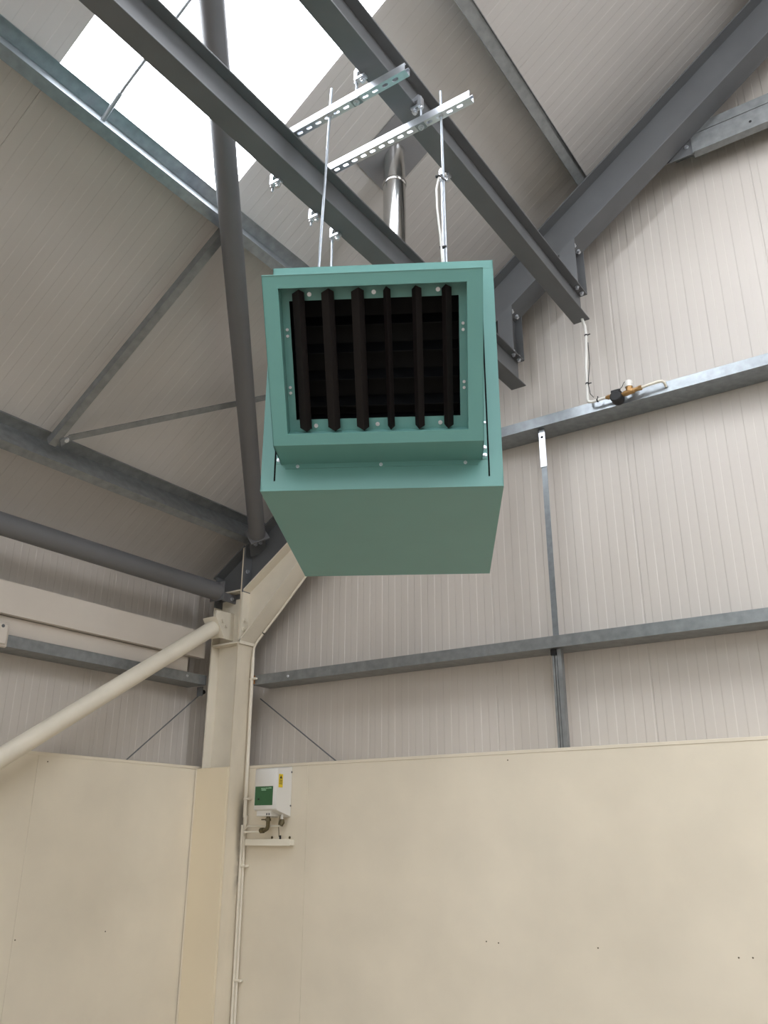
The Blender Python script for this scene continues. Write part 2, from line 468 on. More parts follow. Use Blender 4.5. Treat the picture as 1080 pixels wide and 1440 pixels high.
# sag bar, diagonal tie and bent rod in the roof
sag = thing('purlin_strut', 'galvanised angle strut between the two lower roof purlins', 'strut', on_roof(0.44, -2.01, 3.6))
p, q = on_roof(0.43, -2.01, 3.58), on_roof(1.84, -2.01, 3.58)
obj('angle_leg', bar(p, q, 0.05, 0.005, NR), 'galvold', sag)
obj('angle_leg', bar(p + Vector((0, -0.0225, 0)) + NR * 0.027, q + Vector((0, -0.0225, 0)) + NR * 0.027, 0.005, 0.05, NR), 'galvold', sag)
tie = thing('diagonal_purlin_tie', 'flat diagonal roof tie from the eaves purlin towards the rafter', 'tie bar', on_roof(0.49, -1.94, 3.6))
p, q = on_roof(0.49, -1.94, 3.6), on_roof(1.84, -0.10, 3.6)
obj('flat_bar', bar(p, q, 0.045, 0.006, NR), 'galvold', tie)
obj('bent_end', bar(p - (q - p).normalized() * 0.06 - NR * 0.03, p + (q - p).normalized() * 0.02, 0.045, 0.006, NR), 'galvold', tie)
bolt(tie, p - (q - p).normalized() * 0.02 - NR * 0.012, -NR, 0.014, 0.014)
sr = thing('bent_sag_rod', 'thin bent sag rod crossing the bright roof light', 'rod', on_roof(1.85, -2.915, 3.6))
p0 = on_roof(1.835, -2.915, 3.62)
obj('rod', tube([p0 - Vector((0.03, 0, 0.02)), p0 + Vector((0.03, 0, 0.02)), on_roof(2.0, -2.915, 3.645), on_roof(3.27, -2.915, 3.645)], 0.0085, 8), 'galv', sr)  # paler metal imitates the roof light's glare on the rod
obj('sleeve', tube([on_roof(1.85, -2.915, 3.612), on_roof(1.97, -2.915, 3.64)], 0.012, 10), 'galv', sr)

# tubes
rb = thing('roof_brace_tube', 'dark grey round brace tube crossing in front of the roof light', 'brace', (0.52, -0.226, 3.77))
a = Vector((0.545, -0.254, 3.785)); b = Vector((2.583, -2.923, 5.221)); d = (b - a).normalized()
obj('tube', tube([a, a + d * 6.2], 0.0625, 32), 'tubegrey', rb)
side = d.cross(NR).normalized()
obj('end_plate', bar(a - side * 0.075 - d * 0.004, a + side * 0.075 - d * 0.004, 0.012, 0.14, NR), 'tubegrey', rb)
g = a - d * 0.1
obj('gusset_plate', bar(a - d * 0.005, a - d * 0.22, 0.13, 0.010, NR), 'steel', rb)
for k in (-0.02, 0.02): bolt(rb, a - d * 0.09 + side * k - NR * 0.005, -NR, 0.013, 0.014)

et = thing('eaves_tie_tube', 'dark grey round tie tube running level below the eaves', 'tie tube', (0.2, -0.28, 3.38))
obj('tube', tube([(0.2, -0.295, 3.38), (0.2, YF + 0.2, 3.38)], 0.0695, 32), 'tubegrey', et)
obj('end_plate', box(0.130, 0.270, -0.295, -0.285, 3.308, 3.452), 'tubegrey', et)
obj('cleat_plate', box(0.194, 0.206, -0.285, -0.088, 3.325, 3.390), 'tubegrey', et)
bolt(et, (0.206, -0.135, 3.355), (1, 0, 0), 0.012, 0.014)

wb = thing('wall_brace_tube', 'thick cream painted brace tube slanting down from the corner column', 'brace', (0.19, -0.29, 3.09))
a = Vector((0.192, -0.292, 3.1)); b = Vector((0.192, -1.877, 2.031)); d = (b - a).normalized()
obj('tube', tube([a, a + d * 3.6], 0.0570, 32), 'cream', wb)
nv = Vector((0, -d.z, d.y))
obj('end_plate', bar(a - nv * 0.085, a + nv * 0.085, 0.14, 0.012, d), 'cream', wb)
obj('tongue_plate', bar(a - d * 0.004, a - d * 0.13, 0.010, 0.075, nv), 'cream', wb)

# eaves beam
eb = obj('eaves_beam', bm_new(), 'eaves') if False else None
bm = bm_new()
add_prism(bm, [(0.0, 2.904), (0.0, 3.108), (-0.205, 3.118), (-0.205, 3.10), (-0.014, 3.09), (-0.014, 2.918), (-0.05, 2.918), (-0.05, 2.904)], 'y', -0.18, YF + 0.05)
o = obj('eaves_beam', bm, 'eaves'); rebase(o, (-0.1, -0.2, 3.0))
obj('added_wall_strip', box(-0.055, -0.05, -0.30, YF + 0.05, 2.79, 2.90), 'eaves', o)  # pale strip added so the lit wall band below the beam shows
tag(o, 'pale cream eaves beam running along the left wall above the rail', 'beam')

# cladding rails: cold-formed channels, front flange up, web level
def rail_poly(z, t=0.004, fh=0.072, dp=0.2):
    return [(0, z), (0, z + fh), (0.016, z + fh), (0.016, z + fh - t), (t, z + fh - t), (t, z + t), (dp - t, z + t), (dp - t, z + fh), (dp, z + fh), (dp, z)]
for z0, x0, lab, mm in ((2.694, 0.345, 'lower galvanised cladding rail across the gable, just above the cream panels', 'galvold'),
                        (4.180, 1.9, 'upper galvanised cladding rail on the gable carrying the gas valve', 'galv'),
                        (6.006, 3.87, 'short stretch of cladding rail high on the gable beside the rafter', 'galvold')):
    t = thing('cladding_rail', lab, 'rail', (x0, 0, z0), group='gable cladding rails')
    obj('channel', prism([(max(0.001, u), v) for u, v in rail_poly(z0)], 'x', x0, XR - 0.1), mm, t)
    if z0 < 3:
        o = obj('rail_cleat', box(0.342, 0.372, 0.001, 0.008, 2.70, 2.762), 'rust', t); o.location.y = -0.008
        o['label'] = 'orange primed cleat at the column'
        bolt(t, (0.70, -0.001, 2.727), (0, -1, 0), 0.008, 0.008)
    if z0 > 5:
        obj('end_cleat', prism([(3.80, 5.96), (3.93, 5.96), (3.93, 6.07), (3.89, 6.07)], 'y', 0.12, 0.128), 'steel', t)
        bolt(t, (3.90, 0.12, 6.02), (0, -1, 0), 0.010, 0.012)
t = thing('cladding_rail', 'galvanised cladding rail along the left wall below the eaves beam', 'rail', (0, -0.2, 2.705))
bm = bm_new(); add_prism(bm, [(-u - 0.001, v) for u, v in rail_poly(2.705)], 'y', -0.14, YF + 0.05)
obj('channel', bm, 'galvold', t)
bolt(t, (-0.001, -0.34, 2.748), (1, 0, 0), 0.008, 0.008)
obj('end_cleat', box(-0.10, -0.04, -0.135, -0.128, 2.63, 2.70), 'steel', t)

# short channel with its web upright, under the highest rail
t = thing('gable_channel', 'pale galvanised channel with bolt holes high on the gable right of the rafter', 'channel', (4.0, 0, 5.86))
obj('channel_section', prism([(0.0, 5.862), (0.0, 6.0), (0.06, 6.0), (0.06, 5.996), (0.004, 5.996), (0.004, 5.866), (0.06, 5.866), (0.06, 5.862)], 'x', 4.02, XR - 0.1), 'galvold', t)
obj('end_cleat', prism([(3.86, 5.86), (4.03, 5.86), (4.03, 5.985), (3.96, 5.985)], 'y', 0.010, 0.018), 'steel', t)
bolt(t, (3.985, 0.010, 5.93), (0, -1, 0), 0.011, 0.012)
obj('bolt_hole', tube([(4.39, -0.0015, 5.915), (4.39, 0.001, 5.915)], 0.009, 12), 'rubber', t)

# sag rods in the gable wall
t = thing('upper_sag_bar', 'galvanised upright sag bar hanging between the two gable rails', 'sag bar', (2.805, 0.04, 2.77))
obj('bar_web', box(2.786, 2.824, 0.036, 0.040, 2.768, 4.176), 'galv', t)
obj('bar_flange', box(2.786, 2.790, 0.040, 0.075, 2.768, 4.176), 'galv', t)
o = obj('splice_sleeve', box(2.783, 2.827, 0.030, 0.036, 3.90, 4.15), 'zinc', t); o['label'] = 'brighter top plate with a dark hole'
obj('bolt_hole', tube([(2.806, 0.0295, 4.115), (2.806, 0.031, 4.115)], 0.009, 12), 'rubber', t)
obj('top_bracket', box(2.775, 2.80, 0.04, 0.09, 4.12, 4.178), 'steel', t)
t = thing('lower_sag_bar', 'split upright sag bar below the lower gable rail', 'sag bar', (2.80, 0.04, 2.1))
obj('bar_strip', box(2.770, 2.784, 0.036, 0.050, 2.11, 2.69), 'galvold', t)
obj('bar_strip', box(2.790, 2.800, 0.036, 0.056, 2.11, 2.69), 'galvold', t)
obj('bar_channel', box(2.803, 2.830, 0.036, 0.075, 2.11, 2.69), 'galvold', t)
obj('top_bracket', box(2.765, 2.80, 0.03, 0.08, 2.655, 2.692), 'rubber', t)

o = obj('diagonal_tie_wire', tube([(0.30, 0.15, 2.615), (1.10, 0.15, 2.085)], 0.005, 8), 'steel'); rebase(o, (0.7, 0.15, 2.35))
tag(o, 'thin dark diagonal wire on the gable to the right of the column', 'wire')
t = thing('diagonal_tie_wire', 'thin dark diagonal wire on the left wall beside the column', 'wire', (-0.1, -0.4, 2.4))
obj('wire', tube([(-0.1, -0.085, 2.662), (-0.1, -0.76, 2.10)], 0.005, 8), 'steel', t)
obj('eye_bolt', tube([(-0.1, -0.10, 2.655), (-0.1, -0.06, 2.675)], 0.017, 10), 'rubber', t)

# ------------------------------------------------------------------ hung beams
B1 = (2.619, 2.729, 4.512); B2 = (3.105, 3.218, 4.864)
BH, FT = 0.206, 0.010
BEND = -6.0
for (x0, x1, z0), lab, lab2 in ((B1, 'dark steel beam passing behind the heater, nearer the eaves', 'dark bolted hanger post just right of the heater'),
                                (B2, 'dark steel beam higher and to the right of the heater', 'dark bolted hanger post above the gas pipe')):
    t = thing('support_beam', lab, 'beam', ((x0 + x1) / 2, 0, z0), group='hung steel beams')
    xc = (x0 + x1) / 2
    obj('bottom_flange', box(x0, x1, BEND, 0.0, z0, z0 + FT, 0.002), 'steel', t)
    obj('top_flange', box(x0, x1, BEND, 0.0, z0 + BH - FT, z0 + BH, 0.002), 'steel', t)
    obj('web', box(xc - 0.004, xc + 0.004, BEND, 0.0, z0 + FT, z0 + BH - FT), 'steel', t)
    p = thing('hanger_post', lab2, 'post', (xc, -0.083, z0 + BH), group='hanger posts below the rafter')
    zb = z0 + BH
    def post(xa, xb, ya, yb):
        return prism([(xa, zb), (xb, zb), (xb, zr(xb, A_BOT)), (xa, zr(xa, A_BOT))], 'y', ya, yb)
    obj('front_flange', post(x0, x1, -0.166, -0.157), 'steel', p)
    obj('rear_flange', post(x0, x1, -0.009, 0.0), 'steel', p)
    obj('web', post(xc - 0.004, xc + 0.004, -0.157, -0.009), 'steel', p)
    for yy in (-0.125, -0.045):
        for xx in (xc - 0.032, xc + 0.034):
            bolt(p, (xx, yy, zb), (0, 0, 1), 0.011, 0.02)
            bolt(p, (xx, yy, zb - FT), (0, 0, -1), 0.011, 0.018)
            bolt(p, (xx, yy, zr(xx, A_BOT)), (SA, 0, -CA), 0.012, 0.02)

# slotted channels
def strut_mesh(x0, x1, yc, z0, w=0.041, t=0.0025, SLN=0.031, SH=0.0078, PIT=0.054):
    bm = bm_new()
    y0, y1, z1 = yc - w / 2, yc + w / 2, z0 + w
    add_box(bm, x0, x1, y0, y0 + t, z0, z1); add_box(bm, x0, x1, y1 - t, y1, z0, z1)
    add_box(bm, x0, x1, y0 + t, y0 + 0.0105, z1 - t, z1); add_box(bm, x0, x1, y1 - 0.0105, y1 - t, z1 - t, z1)
    add_box(bm, x0, x1, y0 + t, yc - SH, z0, z0 + t); add_box(bm, x0, x1, yc + SH, y1 - t, z0, z0 + t)
    x = x0 + 0.012; prev = x0
    while x + SLN < x1:
        add_box(bm, prev, x, yc - SH, yc + SH, z0, z0 + t)
        # rounded slot ends
        for xa, sg in ((x, 1), (x + SLN, -1)):
            for sy in (-1, 1):
                add_prism(bm, [(xa, yc + sy * SH), (xa + sg * 0.007, yc + sy * SH), (xa + sg * 0.002, yc + sy * 0.0052), (xa, yc + sy * 0.0)], 'z', z0, z0 + t)
        prev = x + SLN; x += PIT
    add_box(bm, prev, x1, yc - SH, yc + SH, z0, z0 + t)
    return bm
SZ = B1[2] + BH + 0.004
for nm_y, x1, lab in ((-2.455, 3.352, 'shorter slotted zinc channel, nearer the camera, across the two beams'), (-2.168, 3.512, 'longer slotted zinc channel farther back, in front of the flue pipe')):
    o = obj('slotted_channel', strut_mesh(2.56, x1, nm_y, SZ), 'zinc'); rebase(o, (2.95, nm_y, SZ))
    tag(o, lab, 'channel', 'slotted channels above the heater')

# beam clamps
def clamp(x, y, zfl, sx, lab, rod=None):
    """C-shaped clamp on a beam's bottom flange edge; sx = outward direction along x"""
    t = thing('beam_clamp', lab, 'clamp', (x, y, zfl), group='beam clamps')
    j = 0.022
    pts = [(-0.024, 0.014), (0.016, 0.014), (0.016, -0.012), (-0.024, -0.012), (-0.024, -0.024), (0.034, -0.024), (0.034, 0.030), (0.020, 0.046), (-0.024, 0.030)]
    bm = prism([(x + sx * u, zfl + v) for u, v in pts], 'y', y - 0.014, y + 0.014)
    obj('clamp_body', bm, 'zinc', t)
    obj('set_screw', tube([(x - sx * 0.008, y, zfl - 0.05), (x - sx * 0.008, y, zfl - 0.02)], 0.006, 8), 'zinc', t)
    bolt(t, (x - sx * 0.008, y, zfl - 0.036), (0, 0, -1), 0.011, 0.012)
    obj('locking_nut', tube([(x + sx * 0.026, y, zfl - 0.036), (x + sx * 0.026, y, zfl - 0.024)], 0.012, 6), 'zinc', t)
    if rod:
        obj('hanger_stud', tube([(x + sx * 0.026, y, rod[0]), (x + sx * 0.026, y, rod[1])], 0.0055, 8), 'rod', t)
    return t
clamp(B1[0], -2.455, B1[2], -1, 'zinc beam clamp uppermost of three on the lower left edge of the nearer beam', (B1[2] - 0.06, SZ + 0.06))
clamp(B1[0], -2.165, B1[2], -1, 'zinc beam clamp between two others on the lower left edge of the nearer beam', (B1[2] - 0.06, SZ + 0.06))
clamp(B1[0], -1.995, B1[2], -1, 'zinc beam clamp lowest on the nearer beam, holding the rear left hanging rod')
clamp(B2[0], -2.455, B2[2], -1, 'zinc beam clamp holding up the shorter slotted channel', (SZ - 0.02, B2[2] + 0.04))
clamp(B2[1], -2.168, B2[2], 1, 'zinc beam clamp on the right flange edge above the longer slotted channel', (SZ - 0.02, B2[2] + 0.04))
clamp(B2[0], -1.70, B2[2], -1, 'zinc beam clamp behind the front right hanging rod')
# square washers under the channels
for x, y in ((B2[0] - 0.026, -2.455), (B2[1] + 0.026, -2.168)):
    t = thing('channel_washer', 'square plate washer under the ' + ('shorter' if y < -2.3 else 'longer') + ' slotted channel', 'washer', (x, y, SZ - 0.012))
    obj('washer_plate', box(x - 0.024, x + 0.024, y - 0.02, y + 0.02, SZ - 0.005, SZ - 0.0005, 0.001), 'galv', t)
    bolt(t, (x, y, SZ - 0.005), (0, 0, -1), 0.011, 0.012)

# ------------------------------------------------------------------ unit heater
TH = 0.5333
HO = Vector((3.269, -2.520, 2.760))
heater = thing('unit_heater', 'large teal suspended warm air heater with black louvred outlet', 'heater', HO, TH)
hw, hd, hh = 0.4315, 1.057, 0.953
ORG[heater.name] = (0, 0, 0)     # parts below are given in the heater's own frame
def hp(name, bm, m, parent=None, ang=0.5): return obj(name, bm, m, parent or heater, local=True, ang=ang)
T = 0.004
# bottom tray with front upstand
bm = bm_new(); add_box(bm, -hw, hw, 0, hd, 0, T); add_box(bm, -hw, hw, 0, T, T, 0.038)
hp('bottom_panel', bm, 'teal')
bm = bm_new(); add_box(bm, -hw, hw, 0, hd, hh - T, hh); add_box(bm, -hw, hw, 0, T, hh - 0.037, hh - T)
hp('top_panel', bm, 'teal')
for s in (-1, 1):
    bm = bm_new()
    xa, xb = sorted((s * hw, s * (hw - T)))
    add_box(bm, xa, xb, 0, hd, T, hh - T)
    xa, xb = sorted((s * hw, s * 0.3855))
    add_box(bm, xa, xb, 0.0005, T, 0.038, hh - 0.037)
    hp('side_panel', bm, 'teal')
hp('rear_panel', box(-hw + T, hw - T, hd - T, hd, T, hh - T), 'teal')
fp = hp('front_panel', box(-0.3795, 0.3795, 0.002, 0.007, 0.030, hh - 0.030), 'teal')
hp('gap_shade', box(-0.40, 0.40, 0.010, 0.014, 0.03, hh - 0.03), 'black')  # black sheet stands in for the shade inside the panel gaps
# hood frame vectors
Bf = Vector((0, -0.155, 0.103)); Tf = Vector((0, -0.485, 0.562))
LU = (Tf - Bf).length
uu = (Tf - Bf).normalized(); nn = Vector((0, -uu.z, uu.y))
def HT(w, u, off=0.0): return Vector((w, 0, 0)) + Bf + uu * u - nn * off
WO = 0.36
# outer duct of the hood: bottom, two cheeks, sloping top
hood = hp('discharge_hood', prism([(-0.155, 0.103), (0.003, 0.103), (0.003, 0.1055), (-0.155, 0.1055)], 'x', -WO, WO), 'teal')
hood['label'] = 'teal outlet hood angled downwards'
zt = Tf.z + 0.485 * (uu.y * -1) / uu.z * -1
z_top = Tf.z + (-Tf.y) * (-nn.z / -nn.y)
for s in (-1, 1):
    xa, xb = sorted((s * WO, s * (WO - 0.0025)))
    hp('hood_cheek', prism([(-0.155, 0.103), (0.003, 0.103), (0.003, z_top), (Tf.y, Tf.z)], 'x', xa, xb), 'teal', hood)
hp('hood_top', prism([(Tf.y, Tf.z), (0.003, z_top), (0.003, z_top - 0.003), (Tf.y, Tf.z - 0.003)], 'x', -WO, WO), 'teal', hood)
def tilted(bm, w0, w1, u0, u1, o0, o1):
    add_hexa(bm, [HT(w0, u0, o0), HT(w1, u0, o0), HT(w1, u1, o0), HT(w0, u1, o0), HT(w0, u0, o1), HT(w1, u0, o1), HT(w1, u1, o1), HT(w0, u1, o1)])
# front rim of the hood
bm = bm_new()
IW, U0, U1 = 0.308, 0.039, 0.521
tilted(bm, -WO, WO, 0, U0, 0, 0.0025); tilted(bm, -WO, WO, U1, LU, 0, 0.0025)
tilted(bm, -WO, -IW, U0, U1, 0, 0.0025); tilted(bm, IW, WO, U0, U1, 0, 0.0025)
RD = 0.058
tilted(bm, -IW - 0.0025, -IW, U0, U1, 0.0025, RD); tilted(bm, IW, IW + 0.0025, U0, U1, 0.0025, RD)
tilted(bm, -IW, IW, U0 - 0.0025, U0, 0.0025, RD); tilted(bm, -IW, IW, U1, U1 + 0.0025, 0.0025, RD)
hp('hood_rim', bm, 'teal', hood)
# bolted inner flange
FI, V0, V1 = 0.283, 0.079, 0.479
for nm, w0, w1, u0, u1 in (('f', -IW, IW, U0, V0), ('f', -IW, IW, V1, U1), ('f', -IW, -FI, V0, V1), ('f', FI, IW, V0, V1)):
    bm = bm_new(); tilted(bm, w0, w1, u0, u1, RD - 0.0015 if w1 - w0 < 0.1 else RD, RD + 0.0025)
    hp('inner_flange', bm, 'teal', hood)
# dark throat
bm = bm_new()
D2 = 0.168
tilted(bm, -FI - 0.004, -FI, V0, V1, RD + 0.003, D2); tilted(bm, FI, FI + 0.004, V0, V1, RD + 0.003, D2)
tilted(bm, -FI, FI, V0 - 0.004, V0, RD + 0.003, D2); tilted(bm, -FI, FI, V1, V1 + 0.004, RD + 0.003, D2)
tilted(bm, -FI, FI, V0, V1, D2, D2 + 0.004)
hp('throat', bm, 'black', hood)
for k in range(4):
    u = V0 + (V1 - V0) * (0.10 + 0.23 * k)
    bm = bm_new()
    P = [HT(-FI, u - 0.006, 0.11), HT(FI, u - 0.006, 0.11), HT(FI, u + 0.022, 0.155), HT(-FI, u + 0.022, 0.155)]
    P2 = [p + uu * 0.004 for p in P]
    add_hexa(bm, P + P2)
    hp('louvre_blade', bm, 'black', hood)
# six vertical deflector vanes: folded blades with chamfered ends
for w0, w1, fold in ((-0.267, -0.227, 0.62), (-0.170, -0.128, 0.62), (-0.071, -0.029, 0.62), (0.035, 0.059, 0.45), (0.129, 0.161, 0.40), (0.227, 0.259, 0.40)):
    bm = bm_new()
    wm = w0 + (w1 - w0) * fold
    cols = ((w0, 0.026, 0.013), (wm, 0.010, 0.0), (w1, 0.026, 0.010))      # across, offset behind the rim, end chamfer
    A = []; Bv = []
    for (w, of, ch) in cols:
        A.append((bm.verts.new(HT(w, 0.043 + ch, of)), bm.verts.new(HT(w, 0.516 - ch, of))))
        Bv.append((bm.verts.new(HT(w, 0.043 + ch, of + 0.006)), bm.verts.new(HT(w, 0.516 - ch, of + 0.006))))
    for k in (0, 1):
        bm.faces.new((A[k][0], A[k + 1][0], A[k + 1][1], A[k][1])); bm.faces.new((Bv[k][0], Bv[k][1], Bv[k + 1][1], Bv[k + 1][0]))
        bm.faces.new((A[k][0], Bv[k][0], Bv[k + 1][0], A[k + 1][0])); bm.faces.new((A[k][1], A[k + 1][1], Bv[k + 1][1], Bv[k][1]))
    for k in (0, 2):
        bm.faces.new((A[k][0], A[k][1], Bv[k][1], Bv[k][0]))
    v = hp('deflector_vane', bm, 'vane', hood, 0.1)
    for u in (0.062, 0.497):
        bm = bm_new(); tilted(bm, wm - 0.006, wm + 0.006, u - 0.012, u + 0.012, 0.018, RD)
        hp('vane_pivot', bm, 'vane', v)
for w, u in ((-0.214, 0.499), (0.002, 0.499), (0.215, 0.5), (-0.216, 0.057), (-0.002, 0.057), (0.214, 0.057), (-0.295, 0.386), (-0.295, 0.365), (-0.297, 0.192), (-0.297, 0.173), (0.296, 0.388), (0.296, 0.367), (0.297, 0.194), (0.297, 0.174)):
    bolt(hood, HT(w, u, RD), nn, 0.0055, 0.006, 'zinc', local=True)
# hood mounting flange and screws on the front panel
hp('mounting_flange', box(-0.345, 0.345, -0.001, 0.003, 0.085, 0.103), 'teal', fp)
for s in (-1, 1):
    hp('corner_bracket', box(s * 0.360 - (0.018 if s < 0 else 0), s * 0.360 + (0.018 if s > 0 else 0), -0.001, 0.003, 0.105, 0.165), 'teal', fp)
    bolt(fp, (s * 0.370, -0.001, 0.12), (0, -1, 0), 0.0055, 0.006, 'zinc', local=True)
    bolt(fp, (s * 0.370, -0.001, 0.15), (0, -1, 0), 0.0055, 0.006, 'zinc', local=True)
for w in (-0.30, 0.0, 0.30): bolt(fp, (w, -0.001, 0.093), (0, -1, 0), 0.005, 0.006, 'zinc', local=True)
for zz_ in (0.25, 0.56, 0.86):
    for s in (-1, 1): bolt(fp, (s * 0.374, 0.003, zz_), (0, -1, 0), 0.004, 0.005, 'zinc', local=True)
# rear flue spigot
hp('flue_spigot', tube([(-0.04, hd - 0.01, 0.70), (-0.04, hd + 0.10, 0.70)], 0.074, 32), 'stainless')

# threaded hanging rods
def rod(x, y, xt, yt, ztop, lab):
    t = thing('hanging_rod', lab, 'rod', (x, y, HO.z + hh), group='heater hanging rods')
    zb = HO.z + hh
    obj('threaded_rod', tube([(x, y, zb - 0.02), (xt, yt, ztop)], 0.0062, 10), 'rod', t)
    obj('washer', tube([(x, y, zb + 0.0005), (x, y, zb + 0.0035)], 0.018, 16), 'zinc', t)
    bolt(t, (x, y, zb + 0.0035), (0, 0, 1), 0.011, 0.012)
    return t
wv = Vector((math.cos(TH), math.sin(TH), 0)); dv = Vector((-wv.y, wv.x, 0))
t = rod(2.900, -2.470, 2.932, -2.455, 4.885, 'front left hanging rod, passing through the shorter slotted channel')
bolt(t, (2.93, -2.455, SZ - 0.0005), (0, 0, -1), 0.011, 0.012)
t = rod(3.362, -2.172, 3.352, -2.168, 4.87, 'front right hanging rod, passing through the longer slotted channel')
bolt(t, (3.352, -2.168, SZ - 0.0005), (0, 0, -1), 0.011, 0.012)
rod(B1[0] - 0.026, -1.995, B1[0] - 0.026, -1.995, B1[2] - 0.022, 'short rear left hanging rod below the lowest clamp on the nearer beam')
rod(B2[0] - 0.026, -1.70, B2[0] - 0.026, -1.70, B2[2] - 0.022, 'rear right hanging rod close behind the white cable')

# white cable strapped along the front right rod
t = thing('heater_cable', 'white cable tied to the front right hanging rod with black ties', 'cable', (3.36, -2.17, 3.72))
pts = [(3.352, -2.185, 3.715), (3.350, -2.186, 3.90), (3.342, -2.186, 4.05), (3.330, -2.186, 4.20), (3.328, -2.184, 4.30), (3.340, -2.178, 4.37), (3.335, -2.15, 4.405), (3.245, -1.97, 4.585), (3.135, -1.755, 4.80), (3.112, -1.715, 4.855)]
obj('cable', tube(pts, 0.0048, 8), 'white', t)
for z_, x_ in ((3.98, 3.35), (4.37, 3.338)):
    obj('cable_tie', tube([(x_ - 0.012, -2.186, z_ - 0.002), (x_ + 0.014, -2.172, z_ + 0.002)], 0.007, 8), 'rubber', t)
obj('tie_tail', tube([(3.345, -2.18, 4.37), (3.372, -2.18, 4.33)], 0.005, 6), 'rubber', t)

# flue
FX, FYY = 2.548, -1.352
fl = thing('flue_pipe', 'polished stainless flue pipe rising from behind the heater to the roof', 'flue', (FX, FYY, 3.46))
hpw = HO + wv * -0.04 + dv * (hd + 0.10) + Vector((0, 0, 0.70))
elb = [hpw, hpw + dv * 0.06, Vector((FX, FYY, 3.50)) - dv * 0.04 + Vector((0, 0, 0.02)), Vector((FX, FYY, 3.62)), Vector((FX, FYY, 3.70))]
obj('elbow', tube(elb, 0.073, 32), 'stainless', fl)
obj('lower_pipe', tube([(FX, FYY, 3.70), (FX, FYY, 5.33)], 0.068, 40), 'stainless', fl)
obj('upper_pipe', tube([(FX, FYY, 5.33), (FX, FYY, roof_z(FX) + 0.03)], 0.066, 40), 'stainless', fl)
obj('locking_band', tube([(FX, FYY, 5.318), (FX, FYY, 5.324), (FX, FYY, 5.340), (FX, FYY, 5.346)], [0.069, 0.074, 0.074, 0.069], 40), 'stainless', fl)
xa, xb, ya, yb = 2.386, 2.684, -1.545, -1.18
bm = bm_new()
def rp(x, y, off): return Vector((x, y, roof_z(x))) + Vector((SA, 0, -CA)) * off
add_hexa(bm, [rp(xa, ya, 0.0035), rp(xb, ya, 0.0035), rp(xb, yb, 0.0035), rp(xa, yb, 0.0035), rp(xa, ya, 0.007), rp(xb, ya, 0.007), rp(xb, yb, 0.007), rp(xa, yb, 0.007)])
o = obj('flue_flashing_plate', bm, 'flash'); rebase(o, ((xa + xb) / 2, (ya + yb) / 2, roof_z((xa + xb) / 2)))
tag(o, 'square metal sheet on the roof liner where the flue passes through', 'flashing')

# ------------------------------------------------------------------ gas pipe and valve on the upper rail
gp = thing('gas_supply_pipe', 'thin white gas pipe coming down from the beam end to the upper rail', 'pipe', (3.18, -0.04, 4.23))
pts = [(3.17, -0.03, 4.90), (3.185, -0.04, 4.83), (3.197, -0.05, 4.79), (3.200, -0.05, 4.72), (3.193, -0.05, 4.62), (3.180, -0.05, 4.48), (3.177, -0.05, 4.36), (3.171, -0.05, 4.25), (3.178, -0.05, 4.232), (3.20, -0.05, 4.226), (3.29, -0.05, 4.229)]
obj('pipe', tube(pts, 0.0095, 12), 'white', gp)
obj('signal_wire', tube([(3.21, -0.055, 4.66), (3.208, -0.055, 4.50), (3.187, -0.06, 4.36), (3.195, -0.06, 4.28), (3.215, -0.06, 4.25)], 0.0025, 6), 'rubber', gp)
for c, ax in (((3.200, -0.05, 4.72), (1, 0, 0.05)), ((3.178, -0.05, 4.365), (1, 0, -0.1)), ((3.235, -0.05, 4.226), (0.15, 0, 1))):
    c = Vector(c); ax = Vector(ax).normalized()
    k = obj('cable_tie', tube([c + (Vector((0, 0, 1)) if ax.x > 0.5 else Vector((1, 0, 0))) * -0.004, c + (Vector((0, 0, 1)) if ax.x > 0.5 else Vector((1, 0, 0))) * 0.004], 0.0125, 12), 'rubber', gp)
    obj('tie_tail', tube([c, c + ax * 0.028], 0.0035, 6), 'rubber', k)
gv = thing('gas_valve', 'black gas valve with brass body and pale cap on the upper rail', 'valve', (3.40, -0.05, 4.2))
obj('inlet_fitting', tube([(3.29, -0.05, 4.229), (3.30, -0.05, 4.227), (3.301, -0.05, 4.227), (3.325, -0.05, 4.225)], [0.011, 0.011, 0.015, 0.015], 6), 'brass', gv)
bm = bm_new(); add_tube(bm, [(3.362, -0.09, 4.203), (3.362, -0.084, 4.203), (3.362, -0.03, 4.203), (3.362, -0.014, 4.203)], [0.030, 0.037, 0.040, 0.034], 20)
obj('coil_housing', bm, 'rubber', gv)
obj('housing_lid', box(3.336, 3.392, -0.088, -0.02, 4.228, 4.248, 0.004), 'rubber', gv)
obj('conduit_stub', tube([(3.378, -0.05, 4.245), (3.384, -0.05, 4.262)], 0.006, 8), 'rubber', gv)
obj('valve_body', tube([(3.392, -0.05, 4.216), (3.405, -0.05, 4.218), (3.41, -0.05, 4.219), (3.47, -0.05, 4.226), (3.475, -0.05, 4.227), (3.50, -0.05, 4.229)], [0.014, 0.014, 0.018, 0.018, 0.013, 0.013], 12), 'brass', gv)
obj('brass_neck', tube([(3.444, -0.05, 4.225), (3.444, -0.05, 4.262)], 0.021, 16), 'brass', gv)
obj('pressure_cap', tube([(3.444, -0.05, 4.256), (3.444, -0.05, 4.29), (3.444, -0.05, 4.30)], [0.025, 0.024, 0.019], 20), 'white', gv)
obj('lead_wire', tube([(3.384, -0.05, 4.262), (3.40, -0.052, 4.27), (3.415, -0.055, 4.295), (3.428, -0.055, 4.30)], 0.002, 6), 'rubber', gv)
obj('outlet_nut', tube([(3.50, -0.05, 4.229), (3.522, -0.05, 4.230)], 0.016, 6), 'brass', gv)
